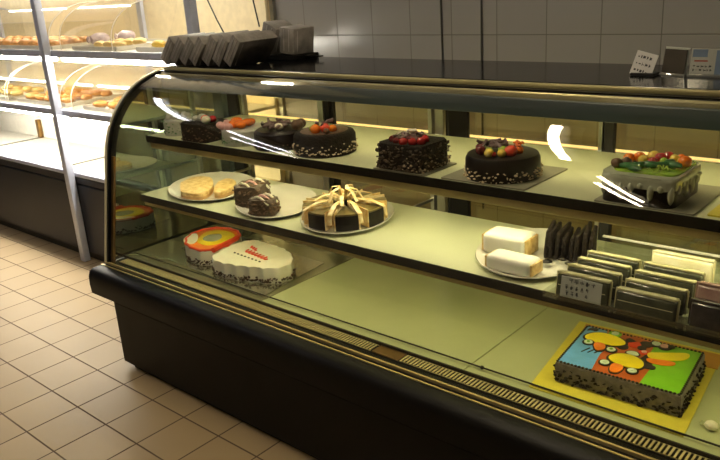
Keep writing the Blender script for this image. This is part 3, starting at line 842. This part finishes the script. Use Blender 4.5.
names = ['facing right', 'at the back right', 'at the back', 'at the back left', 'facing left', 'at the front left', 'at the front', 'at the front right']
for k in range(8):
    a = -PI/8 + k*PI/4
    wedge(a + .10, a + PI/4 - .10, 'dark chocolate cake slice with cream paper bands, %s of the ribbon ring' % names[k])
PB = PZ; PZ = PZ + .006
t = thing('ribbon_bow', (CX, CY, PZ+.06), 'cream gold ribbon bow on the sliced chocolate cake', 'ribbon')
MB().ball((CX, CY, PZ+.068), .014, 1, 1, .8).build('knot', 'ribbon', t, True)
for k in range(9):
    a = k*.72 + .2; L = .085 if k % 2 else .060; h = .034 if k % 2 == 0 else .012
    m = MB()
    m.tube([(CX + .008*math.cos(a), CY + .008*math.sin(a), PZ+.066), (CX + L*.35*math.cos(a), CY + L*.35*math.sin(a), PZ+.068+h), (CX + L*.8*math.cos(a+.1), CY + L*.8*math.sin(a+.1), PZ+.066+h*.9), (CX + L*1.15*math.cos(a+.15), CY + L*1.15*math.sin(a+.15), PZ+.064)], .0065, 8, True, .22)
    m.build('ribbon_tail', 'ribbon', t, True)
for k, a in enumerate((-1.9, -1.15, -.5, .2)):
    m = MB(); r = .134
    x, y = CX + r*math.cos(a), CY + r*math.sin(a)
    m.tube([(CX + .05*math.cos(a), CY + .05*math.sin(a), PZ+.066), (CX + .1*math.cos(a), CY + .1*math.sin(a), PZ+.068), (x + .018*math.cos(a), y + .018*math.sin(a), PZ+.050), (x + .024*math.cos(a), y + .024*math.sin(a), PZ+.02)], .008, 8, True, .22)
    m.build('ribbon_tail', 'ribbon', t, True)

PZ = PZ0
# cream rolls and log
def roll(label, cx, cy, L, w, h, rot):
    t = thing('cream_roll', (cx, cy, PZ), label, 'cake')
    M = Matrix.Translation((cx, cy, PZ)) @ Matrix.Rotation(rot, 4, 'Z')
    MB().box(-L/2, L/2, -w/2, w/2, 0, h, .014, M, 4).build('roll_body', 'cream_white', t, True)
    for s in (-1, 1):
        MB().box(s*L/2-.004, s*L/2+.004, -w/2+.006, w/2-.006, .006, h-.006, .003, M).build('roll_end', 'mousse_yellow', t, True)
    return t
roll('white cream roll at the back of the white platter', 1.685, .655, .132, .088, .060, .05)
roll('white cream roll at the front of the white platter', 1.764, .537, .136, .070, .044, -.02)
t = thing('chocolate_log', (1.85, .70, PZ), 'dark brown log cake cut into upright slices on the white platter', 'cake')
for k in range(8):
    M = Matrix.Translation((1.785 + k*.0165, .693 + k*.004, PZ+.006)) @ Matrix.Rotation(.25 + random.uniform(-.1, .1), 4, 'Z') @ Matrix.Rotation(random.uniform(-.03, .12), 4, 'Y')
    s = MB().box(-.0055, .0055, -.052, .052, 0, .074 + random.uniform(-.010, .012), .0045, M, 3).build('log_slice', 'chocolate_rough', t, True)
    MB().box(-.0068, -.0055, -.045, .045, .008, .058, .0003, M).build('cream_filling', 'nut_dark', s)
for k, (x, y) in enumerate(((1.822, .612), (1.848, .650), (1.880, .632))):
    t = thing('foil_sweet', (x, y, PZ), 'small dark sweet in a silver cup on the white platter, %s' % ['nearest the front roll', 'between the other two', 'nearest the green packets'][k], 'sweet')
    MB().lathe([(0, PZ), (.010, PZ), (.015, PZ+.013), (.0145, PZ+.013), (.0098, PZ+.001)], x, y, 18).build('foil_cup', 'foil', t, True)
    MB().ball((x, y, PZ+.011), .012, 1, 1, .7).build('sweet', 'chocolate', t, True)

# packets in a clear tray
t = thing('packet_tray', (2.1, .6, LZS), 'clear acrylic tray holding the wrapped green packets', 'tray')
MB().box(1.900, 2.40, .441, .76, LZS+.0003, LZS+.0018).build('tray_floor', 'acrylic', t)
MB().box(1.900, 2.40, .441, .444, LZS+.003, LZS+.016).build('tray_wall', 'acrylic', t)
MB().box(1.900, 2.40, .757, .76, LZS+.003, LZS+.03).build('tray_wall', 'acrylic', t)
MB().box(1.900, 1.903, .444, .757, LZS+.003, LZS+.016).build('tray_wall', 'acrylic', t)
KZ = LZS + .0020
def packet(x0, x1, y, h, body, edge, label, lean=-.16, th=.026, rz=0.0, group='wrapped packets in the clear tray'):
    t = thing('wrapped_packet', ((x0+x1)/2, y, KZ), label, 'packet', group)
    w = x1-x0
    M = Matrix.Translation((x0, y, KZ+.0003+th*math.sin(abs(lean)))) @ Matrix.Rotation(rz, 4, 'Z') @ Matrix.Rotation(lean, 4, 'X')
    MB().box(0, w, 0, th, 0, h-.006, .006, M, 3).build('filling', body, t, True)
    MB().box(.001, w-.001, .002, th-.002, h-.0062, h, .002, M).build('top_seal', edge, t, True)
    m = MB(); 
    for xx in (-.004, w): m.box(xx, xx+.004, th*.4, th*.55, .004, h-.002, 0, M)
    m.build('side_seal', edge, t)
    MB().box(.006, w-.006, -.0006, .0, h*.46, h*.49, 0, M).build('wrap_crease', edge, t)
    return t
ord_ = ['front', 'second', 'third', 'fourth']
for k in range(4):
    t = packet(1.928 + .004*k, 2.058 + .004*k, .450 + .046*k, .062 + .003*k, 'pack_green', 'pack_edge', 'dark green wrapped packet, %s in the left row of the clear tray' % ord_[k])
    if k == 0:
        M = Matrix.Translation((1.928, .450, KZ)) @ Matrix.Rotation(-.16, 4, 'X')
        front = M
for k in range(4):
    packet(2.076 + .003*k, 2.212 + .003*k, .449 + .045*k, .054 + .006*k, 'pack_green', 'pack_edge', 'dark green wrapped packet, %s in the right row of the clear tray' % ord_[k])
packet(2.085, 2.225, .640, .084, 'pack_pale', 'pack_pale', 'pale cream packet behind the right row of green packets')
packet(2.240, 2.372, .452, .064, 'pack_dark', 'pack_dark', 'black wrapped packet at the right picture edge', group='packets at the right edge')
packet(2.235, 2.365, .500, .084, 'pack_pink', 'pack_pink', 'brownish pink shiny packet behind the black one at the right edge', group='packets at the right edge')
t = thing('price_sign', (1.98, .46, KZ), 'grey handwritten price sign on the front left green packet', 'price sign')
M = front @ Matrix.Translation((.014, -.0028, .010))
MB().box(0, .102, 0, .0015, -.003, .048, .0003, M).build('sign_card', 'card_grey', t)
m = MB()
rr = random.Random(5)
for row, (z, x0, x1) in enumerate(((.034, .020, .084), (.018, .012, .076), (.003, .014, .068))):
    x = x0
    while x < x1:
        w = .010 if row == 0 else .007
        for q in range(4):
            if rr.random() < .5: m.box(x, x+w, -.0006, 0, z + q*.003, z + q*.003+.0014, 0, M)
            else: m.box(x + rr.random()*w*.8, x + rr.random()*w*.2 + w*.5, -.0006, 0, z + q*.0015, z + q*.0015+.006, 0, M)
        x += w + (.004 if row == 0 else .006 if rr.random() < .6 else .016)
m.build('handwriting', 'ink', t)
t = thing('clear_lid', (2.15, .85, LZS), 'clear plastic box with white rim standing behind the packets', 'box')
MB().box(1.90, 2.30, .80, .803, LZS, LZS+.045).build('front_wall', 'acrylic', t)
MB().box(1.90, 2.30, .877, .880, LZS, LZS+.045).build('back_wall', 'acrylic', t)
MB().box(1.895, 2.305, .795, .804, LZS+.0452, LZS+.050, .001).build('rim', 'paper_white', t)
for k, (x, w, mt) in enumerate(((1.30, .022, 'card_grey'), (1.345, .03, 'label_dark'), (1.385, .05, 'label_dark'))):
    pass

# ------------------------------------------------------------------ the deck cakes
bo = [(.19, .500), (.795, .470), (.755, .840), (.235, .870)]
board([(.150, .515), (.790, .475), (.750, .835), (.180, .870)], DZ, 'board_silver', 'silver foil board under the white and orange figure cake')
Z = DZ + .0042
fc = thing('figure_cake', (.45, .64, Z), 'white figure shaped cake with an orange red round head and red piping', 'cake')
head = smooth_poly([(.250, .555), (.160, .610), (.118, .700), (.150, .780), (.235, .812), (.325, .790), (.378, .715), (.400, .620), (.360, .552)])
body = smooth_poly([(.400, .575), (.372, .690), (.405, .765), (.490, .758), (.580, .757), (.670, .728), (.748, .655), (.738, .590), (.700, .566), (.650, .552), (.595, .530), (.540, .520), (.480, .510), (.415, .528)], 1)
def wavy(P, n, amp, per):
    Q = along(P, n); O = []
    for i in range(n):
        a, b = Q[i-1], Q[(i+1) % n]; d = Vector((b[0]-a[0], b[1]-a[1])).normalized()
        k = amp*(abs(math.sin(PI*i*per/n)) - .5)
        O.append((Q[i][0] + d.y*k, Q[i][1] - d.x*k))
    return O
body = wavy(body, 150, .009, 17); head = wavy(head, 110, .006, 13)
head = [(x+.004, y-.008) for x, y in head]; body = [(x*1.0+.024, y-.004) for x, y in body]
MB().prism(head, Z, Z+.060, .006).build('head', 'cream_white', fc, True)
MB().prism(body, Z, Z+.063, .006).build('body', 'cream_white', fc, True)
for sh_, n in ((head, 150), (body, 230)):
    o = side_bits(fc, sh_, n, Z+.005, Z+.022, .003, 'chocolate_sprinkles', 'nut_dark', .005)
hx, hy = .262, .670
def scale_poly(P, k, dx=0, dy=0): return [(hx + (x-hx)*k + dx, hy + (y-hy)*k + dy) for x, y in P]
MB().prism(scale_poly(head, .97), Z+.060, Z+.0625, .001).build('head_icing', 'icing_orange', fc, True)
MB().prism(smooth_poly([(.25, .60), (.215, .64), (.17, .70), (.195, .752), (.27, .768), (.335, .745), (.352, .66), (.33, .60)]), Z+.0625, Z+.0645, .001).build('face_icing', 'icing_yellow', fc, True)
MB().prism(smooth_poly([(.235, .64), (.215, .69), (.25, .728), (.30, .70), (.315, .65), (.275, .63)]), Z+.0645, Z+.0660, .0005).build('face_patch', 'glaze_grey', fc, True)
MB().prism(smooth_poly([(.185, .575), (.140, .640), (.150, .675), (.195, .655), (.245, .610), (.255, .570)]), Z+.0625, Z+.0665, .001).build('white_patch', 'cream_white', fc, True)
m = MB(); m.tube([(x, y, Z+.063) for x, y in scale_poly(head, .965)] + [(scale_poly(head, .965)[0][0], scale_poly(head, .965)[0][1], Z+.063)], .006, 8)
m.build('red_piping', 'icing_red', fc, True)
MB().tube([(.395, .575, Z+.066), (.378, .66, Z+.067), (.362, .73, Z+.066)], .011, 8).build('red_collar', 'icing_red', fc, True)
# red and dark piped squiggles across the body
def squiggle(x0, y0, x1, y1, n, amp, r, mat, name):
    p = []
    for i in range(n*8+1):
        u = i/(n*8); a = u*n*2*PI
        dx, dy = x1-x0, y1-y0; L = math.hypot(dx, dy)
        p.append((x0 + dx*u - dy/L*amp*math.sin(a) + .4*amp*math.cos(a)*dx/L, y0 + dy*u + dx/L*amp*math.sin(a) + .4*amp*math.cos(a)*dy/L, Z+.0655))
    MB().tube(p, r, 6).build(name, mat, fc, True)
squiggle(.490, .690, .545, .672, 3, .007, .0024, 'icing_red', 'red_piping')
squiggle(.508, .648, .655, .628, 7, .011, .0027, 'icing_red', 'red_piping')
m = MB()
for k in range(8):
    u = k/7; m.ball((.490 + u*.160, .606 - u*.012, Z+.0645), .005, 1.2, .8, .6, 1)
m.build('dark_piping', 'chocolate', fc, True)

# colourful car cake
board([(1.850, .472), (2.245, .478), (2.200, .925), (1.790, .900)], DZ, 'board_gold', 'yellow board under the picture cake with yellow cars')
t = thing('wooden_board', (2.0, .86, DZ+.0042), 'thin orange brown strip lying behind the picture cake', 'board')
MB().prism([(1.835, .800), (2.215, .828), (2.205, .912), (1.815, .890)], DZ+.0042, DZ+.0062).build('strip', 'board_orange', t)
Z = DZ + .0042
pc = thing('picture_cake', (2.05, .66, Z), 'rectangular grey cake with a bright blue and green picture of yellow cars', 'cake')
C00, C10, C11, C01 = (1.892, .535), (2.213, .548), (2.190, .792), (1.868, .775)
def uv(u, v):
    return (C00[0]*(1-u)*(1-v) + C10[0]*u*(1-v) + C11[0]*u*v + C01[0]*(1-u)*v, C00[1]*(1-u)*(1-v) + C10[1]*u*(1-v) + C11[1]*u*v + C01[1]*(1-u)*v)
T0 = Z + .058
MB().prism(smooth_poly([uv(0, 0), uv(.5, 0), uv(1, 0), uv(1, .5), uv(1, 1), uv(.5, 1), uv(0, 1), uv(0, .5)], 2) if False else [uv(0, 0), uv(1, 0), uv(1, 1), uv(0, 1)], Z, T0, .006, 3).build('cake_body', 'cake_grey', pc, True)
side_bits(pc, [uv(-.004, -.006), uv(1.004, -.006), uv(1.004, 1.004), uv(-.004, 1.004)], 330, Z+.004, Z+.042, .002, 'chocolate_chips', 'chocolate', .0046)
def flat(name, mat, P, z0, z1, sm=0):
    q = [uv(u, v) for u, v in P]
    if sm: q = smooth_poly(q, sm)
    return MB().prism(q, T0+z0, T0+z1, .0004).build(name, mat, pc, True)
flat('blue_icing', 'icing_blue', [(.02, .02), (.30, .02), (.275, .39), (.292, .60), (.19, .98), (.02, .98)], 0, .0014)
flat('green_icing', 'icing_green', [(.68, .02), (.98, .02), (.98, .98), (.60, .98), (.622, .83), (.622, .55), (.693, .36)], 0, .0014)
flat('red_icing', 'icing_rust', [(.30, .02), (.68, .02), (.693, .36), (.622, .55), (.622, .83), (.60, .98), (.19, .98), (.292, .60), (.275, .39)], 0, .0013)
# piped dark border
m = MB(); bp = [uv(.015, .015), uv(.985, .015), uv(.985, .985), uv(.015, .985)]
for x, y in along(bp, 110): m.ball((x, y, T0+.0015), .0042, 1, 1, .7, 1)
o = m.build('dark_border', 'icing_black', pc, True)
def disc(u, v, r, mat, name, z=.004):
    x, y = uv(u, v)
    MB().lathe([(0, T0+z), (r, T0+z), (r, T0+z+.0016), (0, T0+z+.0020)], x, y, 20).build(name, mat, pc, True)
def grow(P, k, dv=1.0):
    cu = sum(p[0] for p in P)/len(P); cv = sum(p[1] for p in P)/len(P)
    O = []
    for u, v in P:
        d = math.hypot(u-cu, v-cv) or 1
        O.append((u + (u-cu)/d*k, v + (v-cv)/d*k*1.3))
    return O
def toycar(body, hood, wheels, caps):
    flat('car_outline', 'icing_black', grow(body, .030), .0014, .0024, 2)
    flat('car_outline', 'icing_black', grow(hood, .026), .0014, .0023, 2)
    flat('car_body', 'icing_yellow', grow(body, .008), .0024, .0042, 2)
    flat('car_hood', 'icing_orange', grow(hood, .004), .0025, .0046, 2)
    for u, v in wheels:
        disc(u, v, .0165, 'icing_black', 'wheel', .0030); disc(u, v, .0115, 'icing_pale', 'wheel_cap', .0048); disc(u, v, .0045, caps, 'wheel_dot', .0068)
toycar([(.055, .69), (.11, .84), (.207, .887), (.34, .851), (.413, .756), (.353, .66), (.253, .642), (.153, .62)],
       [(.160, .61), (.262, .645), (.287, .506), (.225, .43)], ((.128, .575), (.335, .535)), 'icing_green')
toycar([(.345, .377), (.413, .51), (.532, .535), (.635, .425), (.622, .29), (.518, .265), (.414, .29)],
       [(.405, .275), (.515, .265), (.500, .09), (.425, .08)], ((.357, .225), (.585, .200)), 'icing_pale')
flat('pale_dome', 'icing_black', [(.435, .55), (.45, .63), (.51, .665), (.565, .62), (.57, .55)], .0013, .0023, 2)
flat('pale_dome', 'icing_pale', [(.45, .55), (.46, .61), (.51, .64), (.55, .605), (.555, .55)], .0024, .0038, 2)
# the long yellow and orange shape on the green field
flat('wing_outline', 'icing_black', [(.585, .69), (.60, .60), (.57, .50), (.63, .42), (.70, .46), (.66, .56), (.64, .70)], .0014, .0023, 2)
flat('yellow_wing', 'icing_yellow', [(.60, .684), (.70, .743), (.80, .82), (.895, .885), (.917, .803), (.884, .684), (.749, .594), (.631, .56)], .0026, .0046, 2)
flat('orange_wing', 'icing_orange', [(.616, .56), (.75, .60), (.85, .62), (.838, .522), (.728, .47), (.64, .483)], .0024, .0040, 2)
for u, v, r, mt in ((.275, .935, .018, 'icing_green'), (.275, .935, .010, 'icing_pale'), (.46, .93, .017, 'icing_rust'), (.475, .80, .018, 'icing_red'), (.43, .865, .015, 'icing_black'), (.555, .865, .017, 'icing_black'), (.40, .68, .015, 'icing_black'), (.545, .74, .012, 'icing_black'), (.577, .675, .014, 'icing_red'), (.577, .675, .007, 'pink_cream'), (.615, .915, .016, 'icing_black'), (.625, .925, .011, 'icing_pale'), (.70, .905, .018, 'icing_black'), (.695, .915, .011, 'pink_cream'), (.745, .93, .010, 'icing_black'), (.665, .395, .014, 'icing_black'), (.70, .375, .010, 'icing_black')):
    disc(u, v, r, mt, 'icing_dot', .0013 + (.0022 if r < .0125 else 0))
flat('black_wing', 'icing_black', [(.035, .85), (.05, .965), (.13, .965), (.115, .885), (.07, .90)], .0014, .0028, 1)
m = MB()
for k in range(3):
    a = uv(.13 + .05*k, .34 + .02*k); b = uv(.17 + .05*k, .47 + .02*k)
    m.tube([(a[0], a[1], T0+.002), (b[0], b[1], T0+.002)], .0016, 6)
m.build('dark_strokes', 'icing_black', pc, True)
# small wrapped sweet at the right edge of the deck
t = thing('wrapped_sweet', (2.275, .50, DZ), 'small clear wrapped sweet on the deck at the right picture edge', 'sweet')
MB().ball((2.285, .545, DZ+.012), .014, 1.2, 1, .8, 2, .2).build('sweet', 'cream', t, True)
MB().ball((2.264, .545, DZ+.010), .008, 1, 1, .9, 1, .4).build('wrapper_twist', 'acrylic', t, True)

# ------------------------------------------------------------------ camera and view
cam = bpy.data.cameras.new('camera'); co = bpy.data.objects.new('camera', cam); COL.objects.link(co)
Rw = Matrix(((.753, .655, -.063), (.166, -.282, -.945), (-.637, .701, -.321)))   # rows: right, down, forward
r = Vector(Rw[0]).normalized(); fwd = Vector(Rw[2]); fwd = (fwd - r*fwd.dot(r)).normalized(); up = r.cross(fwd)
Mc = Matrix((r, up, -fwd)).transposed().to_4x4()
Mc.translation = Vector((2.691, -1.079, 1.473))
co.matrix_world = Mc
cam.sensor_fit = 'HORIZONTAL'; cam.sensor_width = 36; cam.lens = 36*738.67/720
cam.clip_start = .05
S.camera = co

w = bpy.data.worlds.new('world'); S.world = w; w.use_nodes = True
w.node_tree.nodes['Background'].inputs[0].default_value = (.5, .55, .65, 1)
w.node_tree.nodes['Background'].inputs[1].default_value = .02
S.view_settings.view_transform = 'Standard'; S.view_settings.look = 'None'
S.view_settings.gamma = 1; S.view_settings.use_curve_mapping = False
S.view_settings.exposure = -.5
S.cycles.max_bounces = 10; S.cycles.transparent_max_bounces = 24; S.cycles.glossy_bounces = 5; S.cycles.diffuse_bounces = 4
S.cycles.use_denoising = True
S.cycles.sample_clamp_indirect = 6
S.cycles.caustics_reflective = False; S.cycles.caustics_refractive = False
